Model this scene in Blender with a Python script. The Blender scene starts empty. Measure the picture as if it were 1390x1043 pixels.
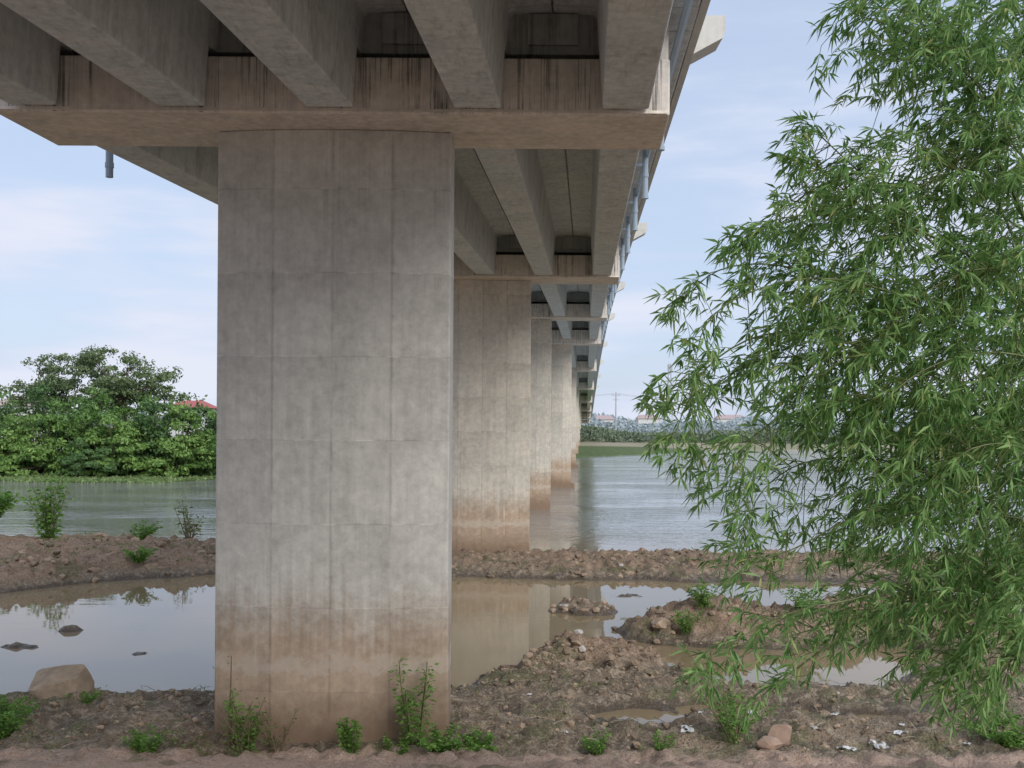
import bpy, math, random, bmesh
import numpy as np
from mathutils import Vector, Matrix
random.seed(7); rng=np.random.default_rng(7)
scene=bpy.context.scene
R=math.radians
# ------------------------------------------------------------ node helpers
class NT:
    def __init__(s,name):
        s.m=bpy.data.materials.new(name); s.m.use_nodes=True
        s.t=s.m.node_tree; s.t.nodes.clear()
        s.out=s.t.nodes.new('ShaderNodeOutputMaterial')
    def n(s,typ,**kw):
        nd=s.t.nodes.new(typ)
        for k,v in kw.items(): setattr(nd,k,v)
        return nd
    def put(s,sock,v):
        if isinstance(v,bpy.types.NodeSocket): s.t.links.new(v,sock)
        elif v is not None: sock.default_value=v
    def M(s,op,a,b=None,c=None,clamp=False):
        nd=s.n('ShaderNodeMath',operation=op,use_clamp=clamp)
        s.put(nd.inputs[0],a)
        if b is not None: s.put(nd.inputs[1],b)
        if c is not None: s.put(nd.inputs[2],c)
        return nd.outputs[0]
    def mr(s,v,a,b,c=0.0,d=1.0,smooth=True):
        nd=s.n('ShaderNodeMapRange')
        if smooth: nd.interpolation_type='SMOOTHSTEP'
        s.put(nd.inputs[0],v)
        for i,x in enumerate((a,b,c,d)): s.put(nd.inputs[i+1],x)
        return nd.outputs[0]
    def noise(s,vec,scale,detail=4,rough=.55,vscale=None):
        if vscale:
            mp=s.n('ShaderNodeMapping'); s.put(mp.inputs[0],vec); mp.inputs['Scale'].default_value=vscale; vec=mp.outputs[0]
        nd=s.n('ShaderNodeTexNoise'); s.put(nd.inputs['Vector'],vec)
        nd.inputs['Scale'].default_value=scale; nd.inputs['Detail'].default_value=detail; nd.inputs['Roughness'].default_value=rough
        return nd.outputs[0]
    def mix(s,f,a,b,blend='MIX'):
        nd=s.n('ShaderNodeMix',data_type='RGBA',blend_type=blend)
        s.put(nd.inputs[0],f)
        for i,x in ((6,a),(7,b)):
            if isinstance(x,tuple) and len(x)==3: x=x+(1,)
            s.put(nd.inputs[i],x)
        return nd.outputs[2]
    def scale(s,col,f):
        nd=s.n('ShaderNodeVectorMath',operation='SCALE')
        if isinstance(col,tuple): nd.inputs[0].default_value=col
        else: s.put(nd.inputs[0],col)
        s.put(nd.inputs['Scale'],f); return nd.outputs[0]
    def bsdf(s,col,rough=.85,bump=None,bstr=.4,bdist=.05,spec=.3,ior=None):
        b=s.n('ShaderNodeBsdfPrincipled')
        if isinstance(col,tuple): col=col+(1,) if len(col)==3 else col
        s.put(b.inputs['Base Color'],col); s.put(b.inputs['Roughness'],rough)
        b.inputs['Specular IOR Level'].default_value=spec
        if ior: b.inputs['IOR'].default_value=ior
        if bump is not None:
            bp=s.n('ShaderNodeBump'); s.put(bp.inputs['Strength'],bstr); bp.inputs['Distance'].default_value=bdist
            s.put(bp.inputs['Height'],bump); s.t.links.new(bp.outputs[0],b.inputs['Normal'])
        s.t.links.new(b.outputs[0],s.out.inputs[0]); return b

def concrete(name,col,panels=False,flood=False,streak=0.,var=1.0):
    s=NT(name); g=s.n('ShaderNodeNewGeometry').outputs['Position']
    sep=s.n('ShaderNodeSeparateXYZ'); s.put(sep.inputs[0],g); X,Y,Z=sep.outputs
    n1=s.noise(g,.8,4,.7); n2=s.noise(g,5,4,.75)
    v=s.M('MULTIPLY_ADD',s.M('SUBTRACT',n1,.5),.62*var,1.0)
    v=s.M('MULTIPLY_ADD',s.M('SUBTRACT',n2,.5),.70*var,v)
    runs=s.noise(g,1,3,.6,(7,7,.25))
    v=s.M('MULTIPLY_ADD',s.M('SUBTRACT',runs,.5),.45*var,v)
    hb=s.noise(g,30,2,.6)
    if panels:
        tc=s.n('ShaderNodeTexCoord').outputs['Object']
        so=s.n('ShaderNodeSeparateXYZ'); s.put(so.inputs[0],tc)
        wob=s.M('MULTIPLY',s.M('SUBTRACT',n2,.5),.04)
        px=s.M('ADD',s.M('DIVIDE',so.outputs[0],1.035),s.M('ADD',20.0,wob)); pz=s.M('ADD',s.M('DIVIDE',Z,1.46),s.M('ADD',.26,wob))
        fx=s.M('FLOOR',px); fz=s.M('FLOOR',pz)
        cb=s.n('ShaderNodeCombineXYZ'); s.put(cb.inputs[0],fx); s.put(cb.inputs[1],fz)
        wn=s.n('ShaderNodeTexWhiteNoise'); s.put(wn.inputs[0],cb.outputs[0])
        v=s.M('MULTIPLY_ADD',s.M('SUBTRACT',wn.outputs[0],.5),.10,v)
        cb3=s.n('ShaderNodeCombineXYZ'); s.put(cb3.inputs[0],fx); cb3.inputs[1].default_value=7.7
        wn2=s.n('ShaderNodeTexWhiteNoise'); s.put(wn2.inputs[0],cb3.outputs[0])
        v=s.M('MULTIPLY_ADD',s.M('SUBTRACT',wn2.outputs[0],.5),.12,v)
        dx=s.M('ABSOLUTE',s.M('SUBTRACT',s.M('FRACT',px),.5)); dz=s.M('ABSOLUTE',s.M('SUBTRACT',s.M('FRACT',pz),.5))
        sx=s.mr(dx,.460,.499); sz=s.mr(dz,.488,.498)
        v=s.M('MULTIPLY_ADD',s.M('MULTIPLY',sx,s.mr(n1,.38,.6)),-.24,v)
        v=s.M('MULTIPLY_ADD',s.M('MULTIPLY',sz,s.M('SUBTRACT',s.mr(s.noise(g,2.2,2),.42,.62),.5)),.34,v)
        band=s.M('MULTIPLY',s.mr(s.M('FRACT',pz),.5,1.0),s.mr(runs,.44,.62))
        v=s.M('MULTIPLY_ADD',band,-.12,v)
        v=s.M('MULTIPLY_ADD',s.M('MULTIPLY',s.mr(runs,.54,.66),s.mr(Z,5.5,10.5)),-.14,v)
        v=s.M('MULTIPLY_ADD',s.M('MULTIPLY',s.mr(Z,3.0,3.2),s.mr(Z,7.1,6.9)),-.04,v)
    if streak:
        st=s.noise(g,1,4,.8,(11,2,.22)); st2=s.noise(g,.9,2)
        k=s.M('MULTIPLY',s.mr(st,.49,.62),s.mr(st2,.36,.52))
        v=s.M('MULTIPLY_ADD',k,-streak,v)
    c=s.scale(col,s.M('MAXIMUM',v,.12))
    if streak or var>1:
        c=s.mix(s.mr(n1,.45,.7,0,.3),c,s.mix(1.0,c,(1.0,.88,.78),'MULTIPLY'))
    if flood:
        zz=s.M('MULTIPLY_ADD',s.M('SUBTRACT',runs,.5),1.2,s.M('MULTIPLY_ADD',s.M('SUBTRACT',n2,.5),.8,Z))
        f=s.mr(zz,3.2,1.7)
        brown=s.scale((.40,.29,.20),s.M('MAXIMUM',v,.2))
        c=s.mix(s.M('MULTIPLY',f,.87),c,brown)
        sp=s.noise(g,3,4,.8); zz2=s.M('MULTIPLY_ADD',s.M('SUBTRACT',sp,.5),.9,Z)
        tl=s.M('MULTIPLY',s.mr(zz2,1.35,1.5),s.mr(zz2,1.8,1.55)); c=s.mix(s.M('MULTIPLY',tl,.45),c,(.58,.52,.44))
        c=s.mix(s.mr(zz2,1.3,.3,0,.75),c,(.20,.13,.085))
    s.bsdf(c,.9,hb,.4,.008,.2); return s.m

def simple(name,col,rough=.8,nscale=6,amt=.4,bd=.02,spec=.3,island=0):
    s=NT(name); gg=s.n('ShaderNodeNewGeometry'); g=gg.outputs['Position']
    n=s.noise(g,nscale,3,.65)
    f=s.M('MULTIPLY_ADD',s.M('SUBTRACT',n,.5),amt*2,1.0)
    if island: f=s.M('MULTIPLY_ADD',s.M('SUBTRACT',gg.outputs['Random Per Island'],.5),island,f)
    c=s.scale(col,f)
    s.bsdf(c,rough,n if bd else None,.4,bd,spec); return s.m

def leafmat(name,c1,c2,trans=.35,rough=.5,dark=None):
    s=NT(name); gi=s.n('ShaderNodeNewGeometry'); r=gi.outputs['Random Per Island']
    c=s.mix(r,c1,c2)
    if dark: c=s.mix(s.mr(r,.95,.99),c,dark)
    b=s.bsdf(c,rough,spec=.35)
    t=s.n('ShaderNodeBsdfTranslucent'); s.put(t.inputs[0],s.scale(c,1.25))
    mx=s.n('ShaderNodeMixShader'); mx.inputs[0].default_value=trans
    s.t.links.new(b.outputs[0],mx.inputs[1]); s.t.links.new(t.outputs[0],mx.inputs[2]); s.t.links.new(mx.outputs[0],s.out.inputs[0])
    return s.m

# ------------------------------------------------------------ mesh helpers
def mkobj(name,verts,faces,mats,mi=None,smooth=False,parent=None,loc=(0,0,0)):
    me=bpy.data.meshes.new(name); me.from_pydata([tuple(v) for v in verts],[],[tuple(f) for f in faces])
    for m in mats: me.materials.append(m)
    if mi is not None: me.polygons.foreach_set('material_index',list(mi))
    if smooth: me.polygons.foreach_set('use_smooth',[True]*len(me.polygons))
    me.update()
    o=bpy.data.objects.new(name,me); scene.collection.objects.link(o); o.location=loc
    if parent: o.parent=parent
    return o
class MB:
    def __init__(s): s.v=[];s.f=[];s.m=[]
    def add(s,vs,fs,mi=0):
        o=len(s.v); s.v.extend(vs); s.f.extend([tuple(i+o for i in f) for f in fs]); s.m.extend([mi]*len(fs))
    def box(s,x0,x1,y0,y1,z0,z1,mi=0):
        s.add([(x0,y0,z0),(x1,y0,z0),(x1,y1,z0),(x0,y1,z0),(x0,y0,z1),(x1,y0,z1),(x1,y1,z1),(x0,y1,z1)],
              [(0,3,2,1),(4,5,6,7),(0,1,5,4),(1,2,6,5),(2,3,7,6),(3,0,4,7)],mi)
    def tube(s,pts,rad,seg=6,mi=0):
        pts=[Vector(p) for p in pts]; o=len(s.v); n=len(pts)
        r0,r1=(rad[0],rad[-1]) if hasattr(rad,'__len__') else (rad,rad)
        for i,p in enumerate(pts):
            d=(pts[min(i+1,n-1)]-pts[max(i-1,0)]); d=d.normalized() if d.length>1e-9 else Vector((0,0,1))
            a=d.cross(Vector((0,1,0)) if abs(d.y)<.9 else Vector((1,0,0))).normalized(); b=d.cross(a)
            r=r0+(r1-r0)*i/max(1,n-1)
            for k in range(seg):
                t=2*math.pi*k/seg; s.v.append(tuple(p+a*(r*math.cos(t))+b*(r*math.sin(t))))
        for i in range(n-1):
            for k in range(seg):
                k2=(k+1)%seg
                s.f.append((o+i*seg+k,o+i*seg+k2,o+(i+1)*seg+k2,o+(i+1)*seg+k)); s.m.append(mi)
        s.f.append(tuple(o+k for k in range(seg))[::-1]); s.m.append(mi)
        s.f.append(tuple(o+(n-1)*seg+k for k in range(seg))); s.m.append(mi)
    def leaf(s,p,d,L,W,mi=1,up=None):
        d=d.normalized(); u=up if up else Vector((random.uniform(-1,1),random.uniform(-1,1),random.uniform(.0,1.4)))
        a=d.cross(u); a=a.normalized() if a.length>1e-6 else Vector((1,0,0)); n=a.cross(d)
        m=p+d*L*.4; t=p+d*L+Vector((0,0,-L*.12))
        o=len(s.v)
        s.v.extend([tuple(p),tuple(m+a*W*.5+n*W*.12),tuple(t),tuple(m-a*W*.5+n*W*.12)])
        s.f.append((o,o+1,o+2)); s.f.append((o,o+2,o+3)); s.m.extend([mi,mi])
    def obj(s,name,mats,**k): return mkobj(name,s.v,s.f,mats,s.m,**k)
def fixn(o,dbl=False):
    bm=bmesh.new(); bm.from_mesh(o.data)
    if dbl: bmesh.ops.remove_doubles(bm,verts=bm.verts,dist=1e-4)
    bmesh.ops.recalc_face_normals(bm,faces=bm.faces); bm.to_mesh(o.data); bm.free()
def empty(name):
    e=bpy.data.objects.new(name,None); scene.collection.objects.link(e); return e

# ------------------------------------------------------------ terrain
def h2(i,j,sd):
    v=np.sin(i*127.1+j*311.7+sd*74.7)*43758.5453; return v-np.floor(v)
def vn(x,y,sd=0):
    xi=np.floor(x);yi=np.floor(y);fx=x-xi;fy=y-yi;fx=fx*fx*(3-2*fx);fy=fy*fy*(3-2*fy)
    a=h2(xi,yi,sd);b=h2(xi+1,yi,sd);c=h2(xi,yi+1,sd);d=h2(xi+1,yi+1,sd)
    return (a*(1-fx)+b*fx)*(1-fy)+(c*(1-fx)+d*fx)*fy
def fbm(x,y,o=5,sd=0,r=.5):
    t=0;a=1;s=0
    for k in range(o):
        t=t+a*(vn(x*2**k+k*17.3,y*2**k-k*9.1,sd+k)-.5); s+=a; a*=r
    return t/s
def prof(d,h,w=.9,sl=.45):
    return np.where(d>0,h*np.clip(d/w,0,1)**.8,np.maximum(sl*d,-1.0))
PUD=((2.6,20.3,1.15,.75,.16),(1.3,19.4,.5,.3,.10),(3.9,21.0,.6,.4,.12),(5.3,20.7,1.0,.45,.14),(7.2,20.2,1.2,.45,.14),(2.9,19.0,.5,.25,.10),(-9.0,20.2,.6,.2,.03))
def height(X,Y):
    X=np.asarray(X,float);Y=np.asarray(Y,float)
    wob=fbm(X*.45,Y*.45,5,3)*1.9
    Ys=np.interp(X,[-60,-11,-6.3,-1.2,0.1,1.2,2.4,3.4,3.8,4.6,8.3,9.9,14,60],[21.6,21.6,21.8,22.5,24.0,25.9,26.2,25.4,24.2,22.9,22.6,24.5,30,31])
    d1=Ys-Y+wob*.55
    z=prof(d1,.20,1.3)
    Yb1=np.interp(X,[-30,-17,-15,-11,-2,8,16,40],[31,34.5,37.0,39.3,38.9,38.0,38,34]); Yb2=np.interp(X,[-30,-12,-4,10,40],[48,47.5,45.5,45.5,47])
    d2=np.minimum(Yb1*-1+Y,Yb2-Y)+wob*.8
    hb=np.interp(X,[-30,-9,-4,30],[.55,.50,.30,.32])
    z=np.maximum(z,prof(d2,1,1.5)*np.where(d2>0,hb,1))
    for cx,cy,a,b,hh in ((6.9,28.6,4.1,2.1,.5),(2.25,32.0,1.05,1.0,.25),(3.9,34.8,.5,.3,.10),(-12.1,28.4,.26,.22,.10),(-12.45,26.3,.5,.2,.12),(-9.2,25.6,.15,.15,.06),(12,30,3,4,.4)):
        d3=(1-np.sqrt(((X-cx)/a)**2+((Y-cy)/b)**2))*min(a,b)+ (wob*.25 if a>.6 else 0)
        z=np.maximum(z,prof(d3,hh,.8))
    d4=np.minimum(Y-103-(np.maximum(X+34,0))*1.6,400)+wob*2
    z=np.maximum(z,np.where(d4>0,np.clip(d4*.06,0,1.2),-1))
    d5=Y-242-fbm(X*.02,Y*.0,3,5)*30
    z=np.maximum(z,np.where(d5>0,np.clip(d5*.05,0,1.3),-1))
    land=np.clip((z+.05)/.15,0,1); near=np.clip((70-Y)/15,0,1)*np.clip((Y-10)/6,.4,1)
    n=fbm(X*1.1,Y*1.1,6,1,.6); rid=np.abs(fbm(X*2.2,Y*2.2,5,21,.6)); lump=np.maximum(fbm(X*3.1,Y*3.1,3,33),0); fine=np.maximum(fbm(X*6.5,Y*6.5,2,51),-.1)
    amp=np.interp(Y,[16,22.5,24,34,50],[.34,.40,.85,.7,.7]); am2=np.interp(Y,[21,24,34,45],[1.0,1.6,1.5,1.2])
    z=z+land*near*(n*amp*.8+((.12-rid)*.35+lump*.38+fine*.20)*am2)
    for cx,cy,a,b,hh in ((1.9,24.9,1.8,.8,.32),(.3,23.6,1.2,.6,.2),(-18,41,2.5,2.0,.4),(-14.8,44,1.6,1.0,.15),(-10.5,44,2,1.5,.3),(5.2,28.8,1.6,1,.25),(9,28.6,1.5,.9,.2)):
        z=z+hh*np.exp(-((X-cx)/a)**2-((Y-cy)/b)**2)
    for cx,cy,a,b,hh in PUD:
        g=np.exp(-(((X-cx+n*.7)/a)**2+((Y-cy+n*.4)/b)**2)**2.0); z=z*(1-g)+(-hh+n*.08+lump*.35)*g
    far=np.clip((Y-110)/60,0,1); z=z+far*np.where(z>0,1,0)*fbm(X*.02,Y*.02,3,2)*1.0
    emb=np.clip((16.9-Y)/14.3,0,1)*3.9
    z=np.where(Y<17.6,np.maximum(z,.10*np.clip((17.6-Y)/.6,0,1)+n*.12)+emb,z)
    return z
for p_ in PUD: print('pud',p_[:2],float(height(p_[0],p_[1])))
def axis(lo,hi,step,far0,far1,g=1.16):
    a=list(np.arange(lo,hi,step)); s=step; x=lo; L=[]
    while x>far0: s*=g; x-=s; L.append(x)
    s=step; x=a[-1]; U=[]
    while x<far1: s*=g; x+=s; U.append(x)
    return np.array(L[::-1]+a+U)
xs=axis(-19,15,.09,-2500,2500)
ys=np.concatenate([np.arange(-60,0,3),np.arange(0,16.4,.3),np.arange(16.4,31,.08),np.arange(31,38,.11),np.arange(38,52,.14),np.arange(52,125,1.2),axis(125,130,3,1e9,4000,1.08)])
ys=np.unique(ys)
GX,GY=np.meshgrid(xs,ys); GZ=height(GX,GY)
nx,ny=len(xs),len(ys)
co=np.stack([GX,GY,GZ],-1).reshape(-1,3)
idx=np.arange(nx*ny).reshape(ny,nx)
q=np.stack([idx[:-1,:-1],idx[:-1,1:],idx[1:,1:],idx[1:,:-1]],-1).reshape(-1,4)
me=bpy.data.meshes.new('ground'); me.vertices.add(len(co)); me.vertices.foreach_set('co',co.ravel())
me.loops.add(q.size); me.loops.foreach_set('vertex_index',q.ravel().astype(np.int32))
me.polygons.add(len(q)); me.polygons.foreach_set('loop_start',np.arange(0,q.size,4,dtype=np.int32)); me.polygons.foreach_set('loop_total',np.full(len(q),4,dtype=np.int32))
me.polygons.foreach_set('use_smooth',np.ones(len(q),bool)); me.update(calc_edges=True)
ground=bpy.data.objects.new('ground',me); scene.collection.objects.link(ground)
s=NT('mud_ground'); gp=s.n('ShaderNodeNewGeometry').outputs['Position']; sp=s.n('ShaderNodeSeparateXYZ'); s.put(sp.inputs[0],gp); X,Y,Z=sp.outputs
n1=s.noise(gp,.8,3,.65); n2=s.noise(gp,5,4,.75); n3=s.noise(gp,24,2,.7)
c=s.mix(s.mr(n1,.35,.65),(.18,.142,.098),(.32,.24,.165))
c=s.mix(s.mr(n2,.45,.65),c,(.45,.365,.27))
ridge=s.M('MULTIPLY',s.mr(Y,22.8,24.5),s.mr(Z,.2,.45)); c=s.mix(s.M('MULTIPLY',ridge,.5),c,(.44,.29,.20))
c=s.mix(s.mr(n3,.48,.68,0,.75),c,(.08,.06,.04))
dryn=s.M('MULTIPLY_ADD',s.M('SUBTRACT',n2,.5),.3,Z)
c=s.mix(s.mr(dryn,.22,.03,0,.8),c,(.085,.065,.045))
pink=s.mr(s.M('MULTIPLY_ADD',s.M('SUBTRACT',n1,.5),1.2,Y),17.5,17.25)
c=s.mix(pink,c,s.mix(s.mr(n3,.35,.6),(.40,.28,.21),(.52,.38,.295)))
gn=s.noise(gp,.7,3,.6); grassy=s.M('MULTIPLY',s.mr(gn,.54,.62),s.mr(n3,.35,.5)); c=s.mix(s.M('MULTIPLY',grassy,s.mr(Z,.1,.25,0,.6)),c,(.10,.12,.045))
farm=s.mr(Y,95,100); c=s.mix(farm,c,s.mix(s.mr(n1,.3,.7),(.08,.13,.04),(.14,.18,.07)))
tan=s.mr(Y,225,235,0,.92); c=s.mix(tan,c,s.mix(s.mr(s.noise(gp,.05,2),.4,.6),(.42,.36,.27),(.30,.29,.18)))
s.bsdf(c,s.mr(dryn,.03,.28,.22,.95),s.noise(gp,9,4,.8),.9,.14,.4)
ground.data.materials.append(s.m)

s=NT('river_water'); gp=s.n('ShaderNodeNewGeometry').outputs['Position']; sp=s.n('ShaderNodeSeparateXYZ'); s.put(sp.inputs[0],gp); X,Y,Z=sp.outputs
r1=s.noise(gp,1,2,.6,(1.8,3.6,1)); r2=s.noise(gp,1,1,.5,(.4,1.0,1)); r3=s.noise(gp,1,1,.5,(.07,.12,1))
river=s.mr(Y,46,54,.035,1); gust=s.mr(r3,.35,.65,.3,1.1)
hgt=s.M('ADD',s.M('MULTIPLY',r1,.6),s.M('MULTIPLY',r2,1.0))
c=s.mix(s.mr(Y,44,60),(.25,.19,.11),(.27,.27,.25))
s.bsdf(c,s.mr(Y,46,60,.02,.04),s.M('MULTIPLY',hgt,s.M('MULTIPLY',river,gust)),1.0,.08,.5,1.42)
w=mkobj('water',[(-2500,18.2,0),(2500,18.2,0),(2500,4000,0),(-2500,4000,0)],[(0,1,2,3)],[s.m])

# ------------------------------------------------------------ bridge
K=.072
def bx(sx,y): return sx+K*y
knY=[-60,17,43,69,95,140,185,230,275,320,365]
knZ=[7.84,10.95,12.0,13.05,13.75,13.6,12.6,11.3,9.9,8.4,6.9]
def gz(y):
    return float(np.mean([np.interp(y+o,knY,knZ) for o in (-6,-3,0,3,6)])) if y>60 else float(np.interp(y,knY,knZ))
m_pier=concrete('pier_concrete',(.565,.545,.49),panels=True,flood=True)
m_pier2=concrete('pier_concrete_bounce_tan',(.57,.53,.455),panels=True,flood=True,var=1.05)  # tan cast of bounced light painted into the concrete colour
m_gird=concrete('girder_concrete',(.62,.65,.645),var=1.05,streak=.15)
m_cap=concrete('cap_concrete',(.68,.635,.58),streak=.66,var=1.05)
m_capb=concrete('cap_soffit_concrete',(.72,.65,.56),var=1.05)
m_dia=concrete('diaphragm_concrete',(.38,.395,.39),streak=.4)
m_deck=concrete('deck_concrete',(.58,.57,.53))
m_light=concrete('parapet_concrete',(.58,.57,.53),var=.6)
m_pipe=simple('pvc_pipe',(.33,.41,.50),.4,3,.1,0)
m_rub=simple('rubber_bearing',(.03,.03,.03),.7,bd=0)
bridge=empty('river_bridge')
piers=[-9,17,43,69,95,140,185,230,275,320,365]
GS=[0.61-2.43*i for i in range(5)]
CD=2.15
gc=-4.25
def bevel(o,w=.025):
    b=o.modifiers.new('b','BEVEL'); b.width=w; b.segments=2; b.limit_method='ANGLE'
for i,py in enumerate(piers):
    zc=gz(py)-.08; main=(py>=95)
    hw=2.05 if not main else 2.9
    s0,s1=(-9.85,1.34)
    ox=bx(gc-.19,py+1) + (0.0 if not main else .15)
    base=-1.0 if py>0 else 2.0
    prof2=[(-hw,.05),(-hw*.5,-.10),(0,-.13),(hw*.5,-.10),(hw,.02),(hw,.98),(hw*.5,1.05),(0,1.08),(-hw*.5,1.05),(-hw,.98)]
    vs=[];fs=[];n=len(prof2)
    for z in [base,zc-.002]:
        for (a,b) in prof2: vs.append((a,b,z))
    for k in range(n): fs.append((k,(k+1)%n,n+(k+1)%n,n+k))
    fs.append(tuple(range(n))[::-1]); fs.append(tuple(range(n,2*n)))
    o=mkobj('pier_shaft',vs,fs,[m_pier if i<2 else m_pier2],parent=bridge,loc=(ox,py+1.05,0)); bevel(o,.03)
    if main:
        f=MB(); f.box(ox-hw-.4,ox+hw+.3,py+.4,py+2.9,-1,.30); f.obj('pile_cap',[m_pier2],parent=bridge)
    c=MB(); x0,x1=bx(s0,py),bx(s1,py); sh=K*CD; ct=.93; cb=zc
    if main: cb=zc-.35
    V=[(x0,py,cb),(x1,py,cb),(x1+sh,py+CD,cb),(x0+sh,py+CD,cb),(x0,py,zc+ct),(x1,py,zc+ct),(x1+sh,py+CD,zc+ct),(x0+sh,py+CD,zc+ct)]
    c.add(V,[(0,3,2,1)],1); c.add(V,[(4,5,6,7),(0,1,5,4),(1,2,6,5),(2,3,7,6),(3,0,4,7)],0)
    o=c.obj('pier_cap',[m_cap,m_capb],parent=bridge)
    fixn(o,True); bevel(o,.03)
    l=MB(); l.add([(x0+.05,py-.03,zc+.02),(x1-.04,py-.03,zc+.02),(x1-.04,py+.01,zc+.02),(x0+.05,py+.01,zc+.02),(x0+.05,py-.012,zc+.075),(x1-.04,py-.012,zc+.075),(x1-.04,py+.01,zc+.075),(x0+.05,py+.01,zc+.075)],[(0,3,2,1),(4,5,6,7),(0,1,5,4),(1,2,6,5),(2,3,7,6),(3,0,4,7)]); l.obj('cap_lip',[m_capb],parent=bridge)
    e=MB()
    for sa,sb in ((1.1,1.33),(-9.84,-9.62)):
        xa,xb=bx(sa,py),bx(sb,py); e.box(xa,xb,py+.12,py+CD-.12,zc+ct-.01,zc+ct+.62)
    e.obj('shear_block',[m_cap],parent=bridge)
    d=MB()
    for g in GS[:]:
        for off in (.35,CD-.35):
            xg=bx(g,py+off); d.box(xg-.28,xg+.28,py+off-.2,py+off+.2,zc+ct-.01,zc+ct+.07,0); d.box(xg-.2,xg+.2,py+off-.15,py+off+.15,zc+ct+.07,zc+ct+.125,1)
    d.obj('bearings',[m_cap,m_rub],parent=bridge)
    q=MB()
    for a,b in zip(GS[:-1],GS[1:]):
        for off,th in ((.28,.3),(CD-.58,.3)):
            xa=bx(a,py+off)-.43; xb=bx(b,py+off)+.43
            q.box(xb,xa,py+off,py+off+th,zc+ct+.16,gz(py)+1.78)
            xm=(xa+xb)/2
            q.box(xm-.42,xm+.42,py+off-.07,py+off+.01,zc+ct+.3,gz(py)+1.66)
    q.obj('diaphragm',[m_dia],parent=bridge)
def girder(mb,g,y0,y1,zlow,seglen=9):
    n=max(1,int(abs(y1-y0)/seglen)); ysg=[y0+(y1-y0)*k/n for k in range(n+1)]
    hwb=.385; ht=1.66; D=1.8
    rows=[]
    for y in ysg:
        zb=gz(y)
        t=lambda z: hwb+ (z/ht)*.10
        L=[(-t(zlow),zlow),(t(zlow),zlow),(t(ht-.06),ht-.06),(t(ht-.06)+.07,ht),(1.20,ht+.03),(1.20,D-.002),(-1.20,D-.002),(-1.20,ht+.03),(-t(ht-.06)-.07,ht),(-t(ht-.06),ht-.06)]
        rows.append([(bx(g+a,y),y,zb+b) for a,b in L])
    m=len(rows[0]); vs=[p for r in rows for p in r]; fs=[]
    for k in range(n):
        for j in range(m):
            j2=(j+1)%m; fs.append((k*m+j,k*m+j2,(k+1)*m+j2,(k+1)*m+j))
    fs.append(tuple(range(m))[::-1]); fs.append(tuple(n*m+j for j in range(m)))
    mb.add(vs,fs)
for a,b in zip(piers[:-1],piers[1:]):
    for g in GS:
        mb=MB(); girder(mb,g,a+CD+.06,b-.06,0.0); o=mb.obj('girder',[m_gird],parent=bridge)
        fixn(o); bevel(o,.03)
        for (u,v) in ((a+CD/2+.03,a+CD+.06),(b-.06,b+CD/2-.03)):
            mb=MB(); girder(mb,g,u,v,1.0,20)
            o=mb.obj('girder_dapped_end',[m_gird],parent=bridge); fixn(o)
ydk=list(np.arange(-9,366,6.0))+[367]
def strip(name,sec,mat):
    vs=[];fs=[];m=len(sec)
    for y in ydk:
        for a,b in sec: vs.append((bx(a,y),y,gz(y)+b))
    for k in range(len(ydk)-1):
        for j in range(m):
            j2=(j+1)%m; fs.append((k*m+j,k*m+j2,(k+1)*m+j2,(k+1)*m+j))
    fs.append(tuple(range(m))[::-1]); fs.append(tuple((len(ydk)-1)*m+j for j in range(m)))
    o=mkobj(name,vs,fs,[mat],parent=bridge); fixn(o)
strip('deck_slab',[(-10.5,1.86),(-9.9,1.8),(1.38,1.8),(2.0,1.86),(2.0,2.06),(-10.5,2.06)],m_deck)
strip('parapet_right',[(1.62,2.063),(2.03,2.063),(2.03,2.3),(1.86,2.45),(1.82,2.95),(1.68,2.95),(1.64,2.45),(1.62,2.3)],m_light)
strip('parapet_left',[(-10.12,2.063),(-10.53,2.063),(-10.53,2.3),(-10.36,2.45),(-10.32,2.95),(-10.18,2.95),(-10.14,2.45),(-10.12,2.3)],m_light)
strip('edge_drip',[(1.85,1.78),(1.99,1.78),(1.99,1.855),(1.85,1.845)],m_light)
strip('service_conduit',[(1.50,1.45),(1.56,1.42),(1.62,1.45),(1.62,1.52),(1.56,1.55),(1.50,1.52)],m_pipe)
lb=MB()
for y in (20.2,46.2,72.2,98,130,160,190,220):
    z=gz(y)
    for sg,e0 in ((1,2.0),(-1,-10.5)):
        a=e0+.02*sg; b=e0+.62*sg
        pts=[(a,1.95),(b,2.28),(b+.05*sg,2.42),(b+.05*sg,2.72),(a,2.72)]
        vs=[(bx(p,y),y,z+q) for p,q in pts]+[(bx(p,y),y+.7,z+q) for p,q in pts]
        n=5; fs=[tuple(range(n)),tuple(range(n,2*n))[::-1]]+[(k,n+k,n+(k+1)%n,(k+1)%n) for k in range(n)]
        lb.add(vs,fs)
o=lb.obj('lamp_pedestal',[m_light],parent=bridge); fixn(o)
pp=MB()
for y in list(np.arange(21.4,100,5.6)):
    z=gz(y); x=bx(1.5,y)
    pp.tube([(x,y,z+1.85),(x,y,z+.35)],.075,10); pp.tube([(x,y,z+1.0),(x,y,z+.9)],.092,10); pp.tube([(x,y,z+.42),(x,y,z+.34)],.09,10)
    pp.box(bx(1.1,y),x,y-.02,y+.02,z+1.2,z+1.26)
for y in (21.4,38,55,72):
    z=gz(y); x=bx(-9.93,y); pp.tube([(x,y,z+1.85),(x,y,z-.30)],.078,10); pp.tube([(x,y,z+.0),(x,y,z-.1)],.092,10)
pp.obj('drain_pipes',[m_pipe],parent=bridge)

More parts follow.
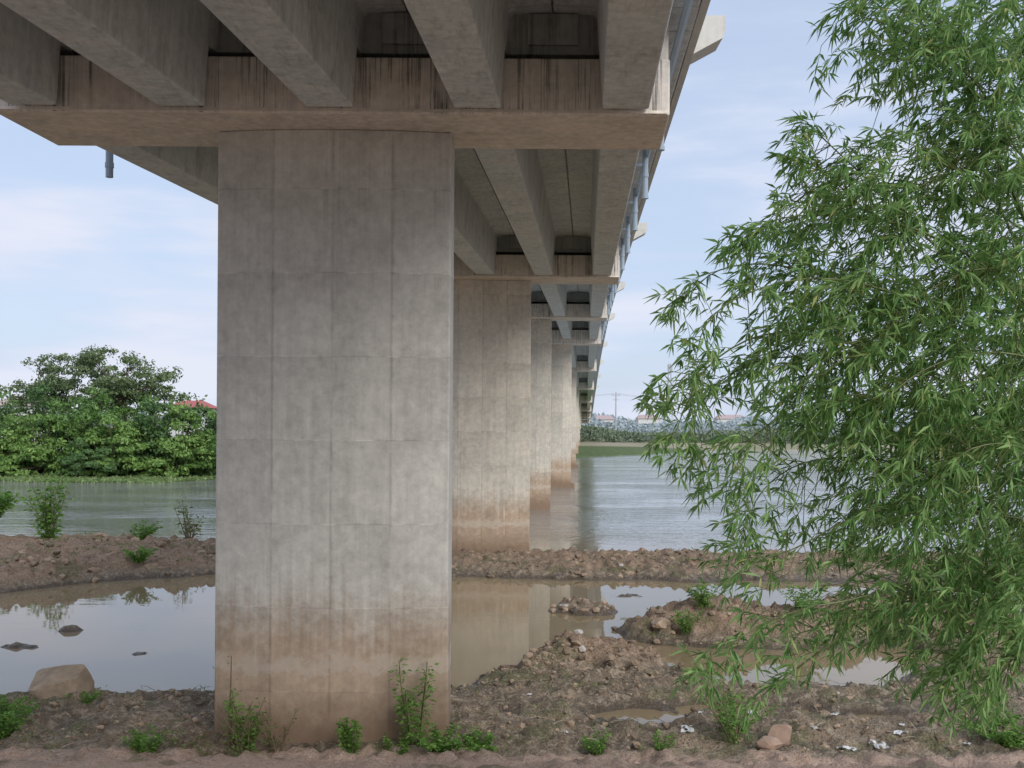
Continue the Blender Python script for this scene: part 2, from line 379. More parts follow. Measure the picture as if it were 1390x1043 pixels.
# ------------------------------------------------------------ rocks, clods, litter
def rock(mb,c,sx,sy,sz,seed,sub=2,mi=0,rot=0,rough=.35,ncut=9,c0=.55,c1=.95):
    bm=bmesh.new(); bmesh.ops.create_icosphere(bm,subdivisions=sub,radius=1)
    r=random.Random(seed); ax=[Vector((r.gauss(0,1),r.gauss(0,1),r.gauss(0,1))).normalized() for _ in range(ncut)]; cut=[r.uniform(c0,c1) for _ in range(ncut)]
    vs=[]
    for v in bm.verts:
        p=v.co.copy()
        for a,k in zip(ax,cut):
            d=p.dot(a)
            if d>k: p-=a*(d-k)
        p*=1+rough*.3*(r.random()-.5)
        x,y=p.x*sx,p.y*sy; cr,sr=math.cos(rot),math.sin(rot)
        vs.append((c[0]+x*cr-y*sr,c[1]+x*sr+y*cr,c[2]+p.z*sz))
    fs=[tuple(v.index for v in f.verts) for f in bm.faces]; bm.free(); mb.add(vs,fs,mi)
m_clod=simple('clod_soil',(.27,.20,.142),.95,9,.7,.03,island=.9)
m_rock=simple('sandstone',(.33,.25,.175),.9,4,.6,.12)
m_rockr=simple('red_stone',(.36,.25,.19),.9,5,.4,.04)
m_pale=simple('pale_rubble',(.46,.42,.38),.9,8,.25)
def hz(x,y): return float(height(np.array([x]),np.array([y]))[0])
cl=MB(); zones=[(-12,11,17.6,22.5,1900,.085),(-1,4.5,22.5,26.5,900,.13),(2.8,11,26.5,30.5,600,.12),(-19,-8,36,49,800,.14),(-4,20,38.5,46,1300,.11),(1.3,3.2,31.2,33,130,.15)]
for x0,x1,y0,y1,n,km in zones:
    X_=rng.uniform(x0,x1,n);Y_=rng.uniform(y0,y1,n);Z_=height(X_,Y_)
    for x,y,z in zip(X_,Y_,Z_):
        if z<.03: continue
        k=random.random()**4*km+.018
        if y>36:k*=1.5
        rock(cl,(x,y,z+k*.1),k*random.uniform(.8,1.5),k,k*random.uniform(.5,.9),random.random(),1,0 if random.random()<.98 else 1,random.random()*6,1.3)
cl.obj('soil_clods',[m_clod,m_pale])
b=MB(); rock(b,(-9.2,21.1,hz(-9.2,21.1)+.24),.80,.6,.56,31,4,0,-.3,.05,20,.5,.85); o=b.obj('boulder',[m_rock])
b=MB(); rock(b,(4.75,18.1,hz(4.75,18.1)+.16),.32,.26,.26,5,3,0,.4,.08,16,.55,.85); b.obj('boulder',[m_rockr])
b=MB(); rock(b,(4.45,17.6,hz(4.45,17.6)+.06),.28,.2,.12,8,3,0,-.2,.08,14); b.obj('stone_slab',[m_rockr])
b=MB()
for (x,y,k) in ((-15.3,39.3,.5),(-17.4,43,.4),(-13.6,38.9,.35),(4,27.6,.3)):
    rock(b,(x,y,hz(x,y)+k*.1),k*1.3,k*.9,k*.6,x,3,0,x,.25,18)
b.obj('mud_lumps',[m_clod])
m_pl=simple('white_plastic',(.60,.60,.58),.5,10,.15,0)
def litter(x,y,s):
    mb=MB(); n=7; z=max(hz(x,y),0)+.03; vs=[]; ro=random.random()*6; cr,sr=math.cos(ro),math.sin(ro)
    for j in range(n):
        for i in range(n):
            u=(i/(n-1)-.5)*s*1.8+random.uniform(-.1,.1)*s; v_=(j/(n-1)-.5)*s+random.uniform(-.1,.1)*s
            vs.append((x+u*cr-v_*sr,y+u*sr+v_*cr,z+random.random()*s*.25*(1-abs(i/(n-1)-.5))))
    fs=[(j*n+i,j*n+i+1,(j+1)*n+i+1,(j+1)*n+i) for j in range(n-1) for i in range(n-1) if random.random()>.2]
    mb.add(vs,fs); mb.obj('plastic_litter',[m_pl])
for x,y,s_ in ((6.95,18.35,.18),(6.4,17.9,.26),(5.8,17.75,.18),(3.15,18.4,.22),(4.6,19.6,.12),(-11.4,19.6,.10),(7.3,19.2,.10),(3.6,19.5,.08),(5.5,18.6,.1),(2.0,21.6,.1),(8.0,18.0,.12),(1.0,18.5,.08),(6.1,19.3,.10),(0.4,21.2,.08)): litter(x,y,s_)

# ------------------------------------------------------------ weeds & saplings
m_stem=simple('weed_stem',(.16,.15,.07),.8,bd=0); m_dry=simple('dry_stem',(.20,.14,.09),.9,bd=0)
m_weed=leafmat('weed_leaf',(.07,.17,.03),(.22,.38,.08),.35)
m_weed2=leafmat('dull_leaf',(.09,.14,.04),(.22,.26,.09),.3,dark=(.3,.22,.08))
tw_=MB()
for _ in range(420):
    x=random.uniform(-11,10); y=random.uniform(17.5,22.3); z=hz(x,y)
    if z<.05: continue
    a=random.random()*6.28; L_=random.uniform(.1,.45); e=Vector((math.cos(a)*L_,math.sin(a)*L_,random.uniform(0,.06)))
    p=Vector((x,y,z+.02)); tw_.tube([p,p+e*.5+Vector((0,0,random.uniform(0,.05))),p+e],[.007,.003],3,random.choice((0,0,1)))
tw_.obj('scattered_twigs',[m_dry,simple('bleached_straw',(.42,.36,.26),.9,bd=0)])
def weed(name,x,y,h,n,spread,dens,L=.07,mats=None,dry=0,z=None):
    mb=MB(); z0=(hz(x,y) if z is None else z)-.03
    for k in range(n):
        a=random.random()*6.28; hh=h*random.uniform(.45,1); sp_=spread*random.uniform(.2,1)
        p0=Vector((x+math.cos(a)*.08,y+math.sin(a)*.08,z0)); N=7; pts=[]
        wob=random.uniform(-1,1)
        for i in range(N+1):
            t=i/N; pts.append(p0+Vector((math.cos(a+wob*t)*sp_*t**1.3,math.sin(a+wob*t)*sp_*t**1.3,hh*(t-.15*t*t*sp_))))
        mb.tube(pts,[.012*h+.002,.0036*h+.002],4,0)
        if random.random()<dry:
            for i in range(2,N):
                if random.random()<.6:
                    d=Vector((random.gauss(0,1),random.gauss(0,1),random.uniform(.2,1.2))).normalized(); mb.tube([pts[i],pts[i]+d*h*.14,pts[i]+d*h*.22+Vector((0,0,h*.05))],[.006,.002],3,0)
            continue
        for i in range(1,N+1):
            for j in range(int(dens)):
                q=pts[i-1].lerp(pts[i],random.random()); d=Vector((random.gauss(0,1),random.gauss(0,1),random.uniform(-.3,.8))).normalized()
                off=d*random.uniform(0,.10)*h
                mb.leaf(q+off,d,L*random.uniform(.6,1.3),L*random.uniform(.35,.6))
    return mb.obj(name,mats or [m_stem,m_weed])
weed('leafy_weed',-1.62,17.65,1.55,6,.30,15,.095)
weed('leafy_weed',-2.65,17.3,.62,10,.25,11,.08)
weed('leafy_weed',-1.2,17.35,.38,16,.6,11,.08)
weed('leafy_weed',-.5,17.45,.36,14,.45,10,.08)
weed('leafy_weed',-1.9,17.3,.30,9,.35,8,.06)
weed('dry_weed',-4.55,17.45,1.15,8,.4,6,.08,[m_dry,m_weed2],.4)
weed('dry_weed',-4.85,17.5,1.8,3,.15,3,.06,[m_dry,m_weed2],.8)
weed('leafy_weed',-4.45,17.4,1.1,5,.3,12,.085)
weed('dry_weed',-3.9,17.4,.8,9,.5,5,.07,[m_dry,m_weed2],.5)
weed('dry_weed',-5.5,17.5,.55,12,.5,4,.07,[m_dry,m_weed2],.6)
weed('dry_weed',-5.0,17.3,.4,14,.6,6,.06,[m_dry,m_weed2],.5)
weed('leafy_weed',-6.2,17.6,.5,12,.4,9,.08)
weed('leafy_weed',-8.9,18.2,.8,16,.5,11,.085)
weed('leafy_weed',-9.3,18.6,.6,16,.6,12,.085)
weed('leafy_weed',-8.5,20.6,.3,10,.4,6,.06)
weed('leafy_weed',1.45,17.6,.45,9,.25,8,.07)
weed('leafy_weed',2.6,17.55,.35,8,.25,8,.06)
weed('dry_weed',3.9,17.9,1.0,9,.5,8,.08,[m_dry,m_weed],.3)
weed('leafy_weed',4.0,18.3,.7,13,.7,10,.08)
weed('leafy_weed',8.6,18,.5,18,.7,11,.09)
weed('leafy_weed',8.9,19.2,.45,14,.6,9,.08)
weed('leafy_weed',5.3,28,.9,9,.5,7,.12); weed('leafy_weed',4.7,27.3,.7,9,.4,7,.1); weed('leafy_weed',8,28.3,.8,10,.9,7,.12)
weed('sapling',-20.4,45.6,3.3,8,.8,14,.24); weed('sapling',-14.2,45.5,2.2,9,.8,5,.2,[m_dry,m_weed2],.4)
weed('sapling',-23.5,45.5,2.6,22,1.6,18,.3); weed('leafy_weed',-16.2,45,.9,9,.9,9,.16); weed('leafy_weed',-14,38.8,.6,9,.7,9,.14)
weed('dry_weed',-5.75,21.2,.8,7,.3,4,.08,[m_dry,m_weed2],.7)
gb=MB()
for x0,x1,y0,y1,n in ((-11,10,17.5,22.3,300),(-1,4.5,22.3,25.5,20),(3,11,27.2,30,130),(-19,-8,39,47,120),(-4,18,40,46,70)):
    for _ in range(n):
        x=random.uniform(x0,x1);y=random.uniform(y0,y1)
        if vn(np.array([x*.9]),np.array([y*.9]),4)[0]<.47: continue
        z=hz(x,y)
        if z<.07: continue
        sc=1 if y<30 else 1.8
        for k in range(random.randint(5,20)):
            a=random.random()*6.28; d=Vector((math.cos(a),math.sin(a),random.uniform(.3,1.8)))
            gb.leaf(Vector((x+random.gauss(0,.12*sc),y+random.gauss(0,.12*sc),z-.005)),d,sc*random.uniform(.05,.15),sc*random.uniform(.010,.03),0)
gb.obj('grass_tufts',[m_weed2])

# ------------------------------------------------------------ trees of the left bank
m_bark=simple('bark',(.14,.11,.08),.9,8,.4,0)
greens=[leafmat('leaf_a',(.07,.15,.035),(.18,.31,.08),.25),leafmat('leaf_b',(.11,.21,.05),(.26,.40,.11),.25),leafmat('leaf_c',(.10,.15,.065),(.19,.25,.11),.25),leafmat('leaf_d',(.05,.11,.035),(.12,.21,.07),.25)]
def crown_pts(lobes,n):
    C=[];Nn=[]
    for (cx,cy,cz,rx,ry,rz,w) in lobes:
        m=int(n*w); d=rng.normal(size=(m,3)); d/=np.linalg.norm(d,axis=1)[:,None]
        d[:,2]=np.where(d[:,2]<-.5,-d[:,2]*.5,d[:,2])
        k=rng.uniform(.5,1.1,(m,1)); P=np.array([cx,cy,cz])+d*k*np.array([rx,ry,rz])
        C.append(P);Nn.append(d)
    return np.concatenate(C),np.concatenate(Nn)
def tree(name,x,y,z0,lobes,n,size,mat,trunk=.18,gap=.42,low=-.9):
    sub=[]
    for (lx,ly,lz,rx,ry,rz) in lobes:
        vol=max(5,int(rx*3.0))
        for _ in range(vol*2):
            d=rng.normal(size=3); d/=np.linalg.norm(d); d[2]=max(d[2],low)
            k=rng.uniform(.4,.98); r=rng.uniform(.20,.40)
            sub.append((x+lx+d[0]*rx*k,y+ly+d[1]*ry*k,z0+lz+d[2]*rz*k,rx*r,ry*r,rz*r*.8,r))
    tot=sum(s_[6] for s_ in sub); sub=[s_[:6]+(s_[6]/tot,) for s_ in sub]
    P,Nn=crown_pts(sub,n)
    g=vn(P[:,0]*1.1+P[:,1],P[:,2]*1.3+P[:,1]*.5,8); keep=(g>gap*.75)&(P[:,2]>z0-.2); P=P[keep];Nn=Nn[keep]
    m=len(P); nr=Nn+rng.normal(size=(m,3))*.5; nr/=np.linalg.norm(nr,axis=1)[:,None]
    t=np.cross(nr,rng.normal(size=(m,3))); t/=np.linalg.norm(t,axis=1)[:,None]; b_=np.cross(nr,t)
    L=(size*rng.uniform(.6,1.3,(m,1))); W=L*.5
    V=np.stack([P-t*L*.5,P+b_*W*.5,P+t*L*.5,P-b_*W*.5],1).reshape(-1,3)
    mb=MB(); top=Vector((x,y,z0+min(l[2] for l in lobes)))
    mb.tube([(x,y,z0-.5),(x+.1,y,(z0+top.z)/2),tuple(top)],[trunk,trunk*.5],7)
    for s_ in sub[::2]:
        e=Vector(s_[:3]); mid=top.lerp(e,.5)+Vector((0,0,-.2)); mb.tube([tuple(top),tuple(mid),tuple(e)],[trunk*.4,trunk*.08],5)
    nv=len(mb.v); F=(np.arange(m*4).reshape(m,4)+nv)
    mb.v.extend(map(tuple,V.tolist())); mb.f.extend(map(tuple,F.tolist())); mb.m.extend([1]*m)
    return mb.obj(name,[m_bark,mat])
tree('broadleaf_tree',-52.0,117,.5,[(0,0,10.0,5.8,3.5,3.2),(-1,0,8.0,5.2,3.5,2.8)],13000,.38,greens[2],.25,.54)
tree('broadleaf_tree',-43.2,115,.5,[(-1,0,10.6,5.4,4,3.2),(3.3,0,9.0,3.9,3,3.0),(-2,0,8,5,3,2.8)],17000,.38,greens[2],.28,.50)
for (x,y,w,h,g) in ((-57,110,4.2,9.6,0),(-53,108,3.4,6.6,1),(-48.5,107,3.4,7.4,1),(-44.5,108,3.6,9.2,0),(-40.8,106.5,3.2,6.6,1),(-37.3,108.5,3.2,7.8,3),(-34.5,107.5,3.0,7.2,1),(-31,109,3.2,7.6,0),(-28,113,3,7,1),(-63,108,5,9,0),(-46.5,112,4,9.0,3),(-51,111,4,9.4,3),(-39.5,112,3.4,8.6,0),(-70,112,5,9,1),(-77,112,5,9,0),(-34,113,3.2,7.6,3),(-55.5,106.5,2.6,5,0),(-43,105.5,2.4,4.4,3)):
    tree('riverside_tree',x,y,.1,[(0,0,h*.60,w*1.05,w*.9,h*.42),(w*.3,-.8,h*.30,w*1.1,w*.8,h*.32),(-w*.5,-1.6,1.0,w*.9,w*.5,1.3)],8000,.42,greens[g],.16,.3)
hy=MB()
n=11000; X_=rng.uniform(-75,-26,n); Y_=98.5+rng.uniform(0,7.5,n)+np.maximum(X_+34,0)*1.6+fbm(X_*.2,X_*0,3,6)*5; Z_=np.maximum(height(X_,Y_),0)
for x,y,z in zip(X_,Y_,Z_):
    hy.leaf(Vector((x,y,z-.02)),Vector((random.gauss(0,.5),random.gauss(0,.5),random.uniform(.2,1))),random.uniform(.2,.5),random.uniform(.15,.3),0)
hy.obj('water_hyacinth',[leafmat('hyacinth_leaf',(.10,.17,.05),(.24,.32,.13),.2)])
m_far=leafmat('far_foliage_hazed',(.11,.155,.10),(.18,.23,.145),.1); m_far2=leafmat('haze_tinted_foliage',(.28,.35,.37),(.38,.44,.46),.1)  # distance haze is mixed into these leaf colours, paler and bluer farther off
def belt(name,x0,x1,yf,h,n,size,mat,zb,rough=.5,fr=.05,dep=8):
    X_=rng.uniform(x0,x1,n); Y_=yf+rng.uniform(-dep,dep,n)
    top=h*(.55+.9*vn(X_*fr*1.0,X_*0+3,2)*.7+rough*(vn(X_*fr*4,X_*0+9,5)-.4)); Z_=zb+np.clip(top,.5,None)*rng.uniform(0,1,n)**.7
    P=np.stack([X_,Y_,Z_],1); nr=rng.normal(size=(n,3))+np.array([0,-.6,.6]); nr/=np.linalg.norm(nr,axis=1)[:,None]
    t=np.cross(nr,rng.normal(size=(n,3))); t/=np.linalg.norm(t,axis=1)[:,None]; b_=np.cross(nr,t)
    L=size*rng.uniform(.6,1.3,(n,1)); V=np.stack([P-t*L*.5,P+b_*L*.3,P+t*L*.5,P-b_*L*.3],1).reshape(-1,3)
    mkobj(name,V.tolist(),np.arange(n*4).reshape(n,4).tolist(),[mat])
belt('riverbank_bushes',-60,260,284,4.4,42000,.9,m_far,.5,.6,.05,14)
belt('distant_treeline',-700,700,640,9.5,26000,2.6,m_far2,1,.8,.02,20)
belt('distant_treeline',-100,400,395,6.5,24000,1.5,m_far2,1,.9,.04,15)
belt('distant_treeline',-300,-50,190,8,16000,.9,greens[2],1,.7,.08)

# ------------------------------------------------------------ houses, pole, lattice tower
m_wall=simple('house_wall',(.60,.60,.60),.9,1,.1,0); m_roof=simple('red_tile_roof',(.42,.13,.12),.7,2,.2,0); m_roof2=simple('haze_tinted_tile_roof',(.46,.36,.34),.7,2,.2,0); m_win=simple('window_glass',(.05,.06,.07),.2,bd=0)  # wall and second roof greyed: distance haze painted into their colours
def house(x,y,z,w,d,h,rh,roof):
    e=empty('house'); e.location=(x,y,z)
    b=MB(); b.box(-w/2,w/2,-d/2,d/2,-1,h); b.obj('walls',[m_wall],parent=e)
    r=MB(); o=.5; r.add([(-w/2-o,-d/2-o,h),(w/2+o,-d/2-o,h),(w/2+o,d/2+o,h),(-w/2-o,d/2+o,h),(-w/2+1,0,h+rh),(w/2-1,0,h+rh)],[(0,1,5,4),(1,2,5),(2,3,4,5),(3,0,4),(3,2,1,0)]); r.obj('roof',[roof],parent=e)
    wn=MB(); k=-w/2+1.2
    while k<w/2-1.2:
        for zz in (1,4.2):
            if zz+1.4<h: wn.box(k,k+1.1,-d/2-.05,-d/2+.05,zz,zz+1.4)
        k+=2.4
    if wn.v: wn.obj('windows',[m_win],parent=e)
house(-47,152,1,5,7,6.9,1.1,m_roof); house(-41.5,156,1,3.0,6,6.6,1.1,m_roof); house(-70,150,1,7,8,7.0,1.5,m_roof2)
for x,y,w,h,r in ((28,430,7,7.0,m_roof2),(40,450,8,7.4,m_roof2),(62,470,10,8,m_roof2),(95,450,12,8,m_roof2),(130,440,10,8,m_roof2)):
    house(x,y,1,w,9,h,1.8,r)
m_met=simple('galvanised_steel',(.42,.44,.46),.5,2,.1,0)
def pole(x,y,h):
    b=MB(); b.tube([(x,y,0),(x,y,h)],[.28,.18],8); b.box(x-1.4,x+1.4,y-.1,y+.1,h-1.2,h-1.0); b.box(x-1.0,x+1.0,y-.1,y+.1,h-2.6,h-2.4)
    for k in (-1.3,0,1.3): b.tube([(x+k,y,h-1.0),(x+k,y,h-.5)],.09,6)
    b.obj('utility_pole',[m_met])
pole(33.2,330,16.5); pole(78,335,16.5); pole(122,340,16)
wr=MB()
for (a,c) in (((33.2,330),(78,335)),((78,335),(122,340)),((33.2,330),(-20,325))):
    for k in (-1.3,1.3):
        pts=[(a[0]+(c[0]-a[0])*t+k,a[1]+(c[1]-a[1])*t,16-4*1.6*t*(1-t)) for t in np.linspace(0,1,9)]; wr.tube(pts,.04,4)
wr.obj('power_lines',[m_met])
b=MB(); tx,ty,th=61,400,30
for sx in (-1,1):
    for sy in (-1,1): b.tube([(tx+sx*1.6,ty+sy*1.6,0),(tx+sx*.35,ty+sy*.35,th)],.09,5)
for k in range(12):
    z0,z1=th*k/12,th*(k+1)/12; w0=1.6-1.25*k/12; w1=1.6-1.25*(k+1)/12
    for sy in (-1,1):
        b.tube([(tx-w0,ty+sy*w0,z0),(tx+w1,ty+sy*w1,z1)],.045,4); b.tube([(tx+w0,ty+sy*w0,z0),(tx-w1,ty+sy*w1,z1)],.045,4)
for k in (-1,0,1): b.box(tx+k*.8-.2,tx+k*.8+.2,ty-.8,ty-.5,th-3,th-.5)
b.obj('lattice_tower',[m_met])

# ------------------------------------------------------------ bamboo
m_culm=simple('bamboo_culm',(.14,.17,.06),.5,6,.3,0)
m_bam=leafmat('bamboo_leaf',(.09,.21,.055),(.36,.54,.20),.45,.42,dark=(.44,.46,.18))
bm_=MB()
def W(px,py): return ((px-695)/175.,5.75+(577-py)/175.)   # sketch-grid units -> metres (X,Z) in the plane of the clump
def interp_poly(pts,step):
    out=[]
    for a,b in zip(pts[:-1],pts[1:]):
        n=max(1,int((b-a).length/step))
        for k in range(n): out.append(a.lerp(b,k/n))
    out.append(pts[-1]); return out
def smooth(pts,it=2):
    for _ in range(it):
        q=[pts[0]]
        for a,b in zip(pts[:-1],pts[1:]): q+= [a.lerp(b,.25),a.lerp(b,.75)]
        q.append(pts[-1]); pts=q
    return pts
def spray(p,d,L,dens=1.0):
    N=max(3,int(L/.065)); pts=[p.copy()]; dd=d.normalized()
    for i in range(N):
        dd=(dd+Vector((random.gauss(0,.10),random.gauss(0,.10),-.10-.05*i/N))).normalized(); pts.append(pts[-1]+dd*(L/N))
    bm_.tube(pts[::2] if len(pts)>4 else pts,[.0034,.0012],3,0)
    for i in range(1,N+1):
        dl=(pts[i]-pts[i-1]).normalized()
        k=random.choice((2,2,3,3)) if i<N else random.randint(5,7)
        for j in range(k):
            if random.random()>dens: continue
            side=Vector((random.gauss(0,1),random.gauss(0,1),random.gauss(0,.7)))
            v=(dl*.7+side*.6+Vector((0,0,-.30))).normalized()
            bm_.leaf(pts[i],v,random.uniform(.08,.17),random.uniform(.016,.026),1)
BP=[]
def branch(path,y0,y1,r=.010,dens=1.0,tw=(.25,.65),rate=.085,side=.9,start=0.0):
    n=len(path); pts=[]
    for i,(a,b) in enumerate(path):
        x,z=W(a,b); t=i/(n-1); pts.append(Vector((x,y0+(y1-y0)*t+random.uniform(-.08,.08),z)))
    pts=smooth(pts)
    bm_.tube(pts,[r,r*.15+.0015],5,0)
    P=interp_poly(pts,rate); m=len(P); BP.extend(P)
    for i in range(1,m):
        if i/m<start: continue
        d=(P[i]-P[i-1]).normalized()
        for _ in range(2 if random.random()<.6 else 1):
            sd=Vector((random.gauss(0,.6),random.gauss(0,.9),random.gauss(0,.8)+.1))
            spray(P[i],d*.7+sd*side,random.uniform(*tw)*.85,dens)
B=[
 ([(1500,520),(1420,300),(1345,120),(1290,0),(1240,-90)],8.2,8.4,dict(r=.022,start=.25,tw=(.3,.7))),
 ([(1345,120),(1290,50),(1220,30),(1150,20)],8.3,7.9,dict(tw=(.15,.35))),
 ([(1360,150),(1300,95),(1240,80),(1200,95)],8.1,7.7,dict(tw=(.15,.3))),
 ([(1480,200),(1400,60),(1330,-20)],7.9,7.6,dict(r=.014,tw=(.3,.6))),
 ([(1300,20),(1230,-20),(1160,-10)],8.3,8.0,dict(tw=(.2,.4))),
 ([(1500,420),(1400,210),(1370,100),(1380,0)],8.8,8.9,dict(r=.016,tw=(.3,.6))),
 ([(1520,560),(1390,400),(1280,300),(1190,225),(1110,155)],8.5,8.2,dict(r=.014,start=.15,tw=(.2,.45))),
 ([(1280,300),(1200,290),(1120,230),(1085,215)],8.3,8.0,dict(tw=(.15,.3))),
 ([(1520,600),(1390,400),(1260,310),(1130,290),(1040,300),(1010,325)],8.0,7.7,dict(r=.013,start=.15,tw=(.2,.4))),
 ([(1520,650),(1380,500),(1220,400),(1080,350),(980,355),(930,400)],8.4,8.0,dict(r=.013,start=.1,tw=(.2,.45))),
 ([(1220,410),(1100,380),(1000,400),(940,440),(925,500)],7.7,7.5,dict(tw=(.2,.4))),
 ([(1520,700),(1380,560),(1200,470),(1050,440),(955,490),(920,560),(910,590)],8.2,7.8,dict(r=.013,start=.1,tw=(.2,.4))),
 ([(1200,490),(1090,470),(1000,500),(955,560)],8.6,8.4,dict(tw=(.2,.4))),
 ([(1520,720),(1390,620),(1230,540),(1100,530),(1020,580),(985,625)],8.0,7.6,dict(r=.012,tw=(.2,.4))),
 ([(1520,780),(1380,680),(1240,620),(1120,620),(1050,660),(1020,720)],8.5,8.3,dict(r=.012,tw=(.2,.4))),
 ([(1390,700),(1260,680),(1150,690),(1070,740),(1010,755)],8.0,7.7,dict(tw=(.15,.3),dens=.85)),
 ([(1520,850),(1390,790),(1300,765),(1235,772),(1140,800),(1060,810),(980,850),(930,880)],7.9,7.4,dict(r=.012,tw=(.15,.3),dens=.8)),
 ([(1390,800),(1290,800),(1200,830),(1120,850),(1040,870),(960,910)],8.2,7.9,dict(tw=(.12,.28),dens=.8)),
 ([(1400,740),(1330,780),(1290,840),(1260,890)],7.7,7.5,dict(tw=(.2,.4))),
 ([(1420,600),(1340,640),(1290,720),(1270,800)],7.8,7.6,dict(tw=(.25,.5))),
 ([(1450,520),(1350,480),(1270,480),(1180,520),(1130,590)],7.6,7.4,dict(tw=(.2,.45))),
 ([(1450,420),(1360,370),(1280,370),(1200,420),(1150,480)],7.8,7.5,dict(tw=(.2,.45))),
 ([(1450,330),(1370,270),(1300,250),(1240,280),(1190,330)],8.3,8.1,dict(tw=(.2,.4))),
 ([(1470,280),(1400,180),(1340,190),(1290,240)],8.0,7.8,dict(tw=(.2,.4))),
 ([(1450,700),(1370,620),(1310,590),(1240,610),(1200,680)],7.4,7.2,dict(tw=(.2,.4))),
 ([(1450,860),(1400,820),(1350,850),(1310,890)],7.6,7.4,dict(tw=(.2,.4))),
 ([(1480,760),(1400,700),(1340,720),(1300,780)],7.2,7.0,dict(tw=(.2,.4))),
 ([(1470,460),(1420,360),(1390,300),(1340,300)],8.8,8.6,dict(tw=(.3,.6))),
 ([(1470,640),(1400,540),(1340,540),(1300,600)],8.7,8.6,dict(tw=(.3,.6))),
 ([(1120,850),(1060,900),(1010,930)],7.7,7.6,dict(tw=(.12,.28),dens=.7)),
]
for path,y0,y1,o in B: branch(path,y0,y1,**o)
poly=[(1460,-20),(1140,-5),(1170,45),(1195,90),(1270,110),(1300,170),(1260,215),(1190,190),(1115,150),(1085,200),(1090,250),(1015,300),(960,345),(930,380),(935,440),(912,510),(905,590),(965,640),(1005,700),(970,750),(1040,790),(945,860),(930,910),(1050,905),(1150,870),(1220,880),(1270,940),(1460,900)]
def inside(x,y):
    c=False; n=len(poly)
    for i in range(n):
        x1,y1=poly[i]; x2,y2=poly[(i+1)%n]
        if (y1>y)!=(y2>y) and x<(x2-x1)*(y-y1)/(y2-y1)+x1: c=not c
    return c
BPn=np.array([tuple(p) for p in BP]); cnt=0
while cnt<2100:
    px,py=random.uniform(900,1460),random.uniform(-20,960)
    if not inside(px,py): continue
    nz=float(vn(np.array([px/70.]),np.array([py/55.]),12)[0])
    dn=min(1,max(.36,(px-860)/300.))
    if py>640 and px<1200: dn*=.5
    if py>840: dn*=.6
    if random.random()>dn or nz<.34+.15*(1-dn): continue
    x,z=W(px,py); p=Vector((x,random.uniform(7.3,8.9),z))
    q=Vector(BPn[np.argmin(((BPn-np.array([x+.15,p.y,z+.1]))**2).sum(1))])
    bm_.tube([q,q.lerp(p,.5)+Vector((0,0,.04)),p],[.0045,.003],3,0)
    d=(p-q); d=d.normalized() if d.length>.05 else Vector((-1,0,0))
    spray(p,d*.6+Vector((random.gauss(-.45,.6),random.gauss(0,.7),random.gauss(-.25,.55))),random.uniform(.14,.34)); cnt+=1
for k,(tx_,tz_,r) in enumerate(((1500,520,.03),(1500,420,.03),(1520,600,.03),(1520,700,.028),(1520,800,.025),(1480,200,.03),(1450,330,.028),(1450,520,.028),(1480,760,.02),(1450,700,.02))):
    x,z=W(tx_,tz_); rx=5.9+random.uniform(-.5,.5); ry=8.3+random.uniform(-.5,.5); zg=hz(rx,ry)-.1
    bm_.tube(smooth([Vector((rx,ry,zg)),Vector((rx+.05,ry,(zg+z)/2)),Vector((x,8.2,z))]),[r,r*.6],7,0)
bam=bm_.obj('bamboo',[m_culm,m_bam])
print('bamboo faces',len(bm_.f))

# ------------------------------------------------------------ sky, sun
EL,AZ=R(31),R(148)
wd=bpy.data.worlds.new('World'); scene.world=wd; wd.use_nodes=True; nt=wd.node_tree; nt.nodes.clear()
o=nt.nodes.new('ShaderNodeOutputWorld'); bg=nt.nodes.new('ShaderNodeBackground'); bg.inputs[1].default_value=.15
sk=nt.nodes.new('ShaderNodeTexSky'); sk.sky_type='NISHITA'; sk.sun_disc=False; sk.sun_elevation=EL; sk.sun_rotation=AZ; sk.air_density=1.0; sk.dust_density=1.5; sk.ozone_density=1.5
tc=nt.nodes.new('ShaderNodeTexCoord'); mp=nt.nodes.new('ShaderNodeMapping'); mp.inputs['Scale'].default_value=(1.5,1.5,8.0)
ns=nt.nodes.new('ShaderNodeTexNoise'); ns.inputs['Scale'].default_value=1.8; ns.inputs['Detail'].default_value=6; ns.inputs['Roughness'].default_value=.52
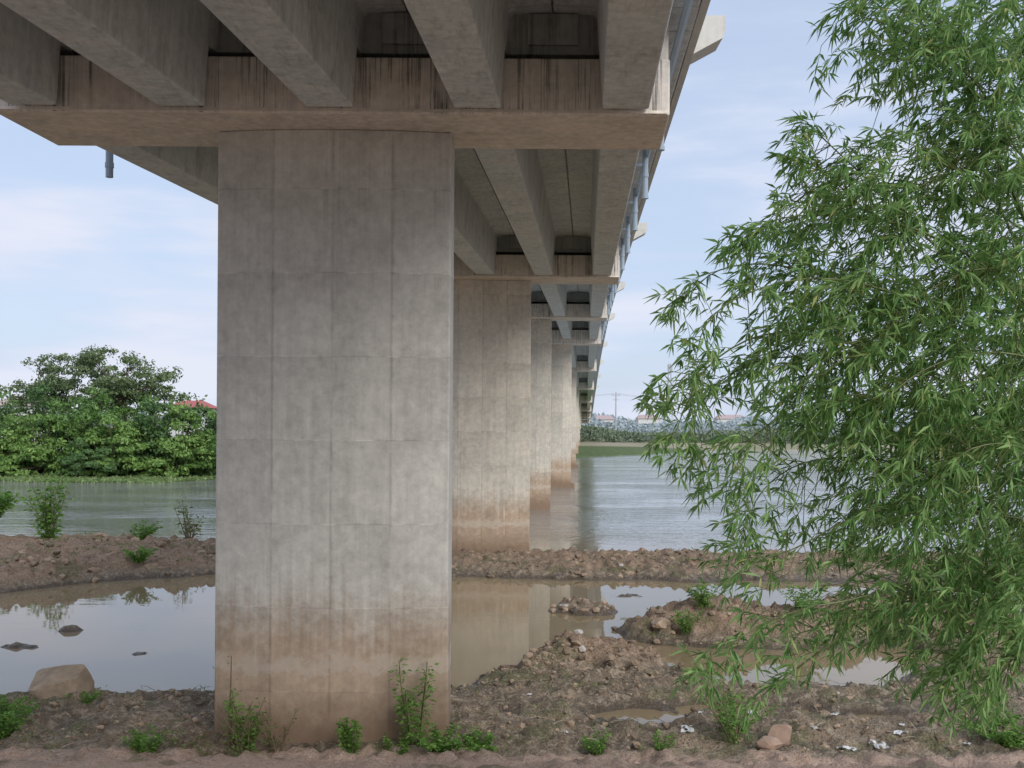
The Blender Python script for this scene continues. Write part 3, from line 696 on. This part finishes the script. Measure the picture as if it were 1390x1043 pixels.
cr=nt.nodes.new('ShaderNodeMapRange'); cr.interpolation_type='SMOOTHSTEP'; cr.inputs[1].default_value=.3; cr.inputs[2].default_value=.68; cr.inputs[3].default_value=.7; cr.inputs[4].default_value=.97
mx=nt.nodes.new('ShaderNodeMix'); mx.data_type='RGBA'; mx.inputs[7].default_value=(4.1,4.8,6.2,1)
c2=nt.nodes.new('ShaderNodeMapRange'); c2.interpolation_type='SMOOTHSTEP'; c2.inputs[1].default_value=.42; c2.inputs[2].default_value=.66; c2.inputs[3].default_value=0; c2.inputs[4].default_value=.9
mx2=nt.nodes.new('ShaderNodeMix'); mx2.data_type='RGBA'; mx2.inputs[7].default_value=(5.4,5.6,6.4,1)
L=nt.links.new; L(tc.outputs['Generated'],mp.inputs[0]); L(mp.outputs[0],ns.inputs['Vector']); L(ns.outputs[0],cr.inputs[0]); L(cr.outputs[0],mx.inputs[0]); L(sk.outputs[0],mx.inputs[6])
L(ns.outputs[0],c2.inputs[0]); L(c2.outputs[0],mx2.inputs[0]); L(mx.outputs[2],mx2.inputs[6]); L(mx2.outputs[2],bg.inputs[0]); L(bg.outputs[0],o.inputs[0])
sd=bpy.data.lights.new('sun','SUN'); sd.energy=2.4; sd.angle=R(34); sd.color=(1,.97,.92)
so=bpy.data.objects.new('sun',sd); scene.collection.objects.link(so)
dirv=Vector((math.sin(AZ)*math.cos(EL),math.cos(AZ)*math.cos(EL),math.sin(EL))); so.rotation_euler=dirv.to_track_quat('Z','Y').to_euler()

# ------------------------------------------------------------ camera
cd=bpy.data.cameras.new('camera'); cam=bpy.data.objects.new('camera',cd); scene.collection.objects.link(cam)
cam.matrix_world=Matrix.Translation((0,0,5.75))@Matrix.Rotation(R(90),4,'X')@Matrix.Rotation(R(.4),4,'Z')
cd.sensor_width=36; cd.lens=1400/1390*36; cd.shift_y=55.5/1390; cd.clip_end=9000; cd.clip_start=.1
scene.camera=cam
scene.view_settings.view_transform='Standard'; scene.view_settings.look='None'; scene.view_settings.exposure=0
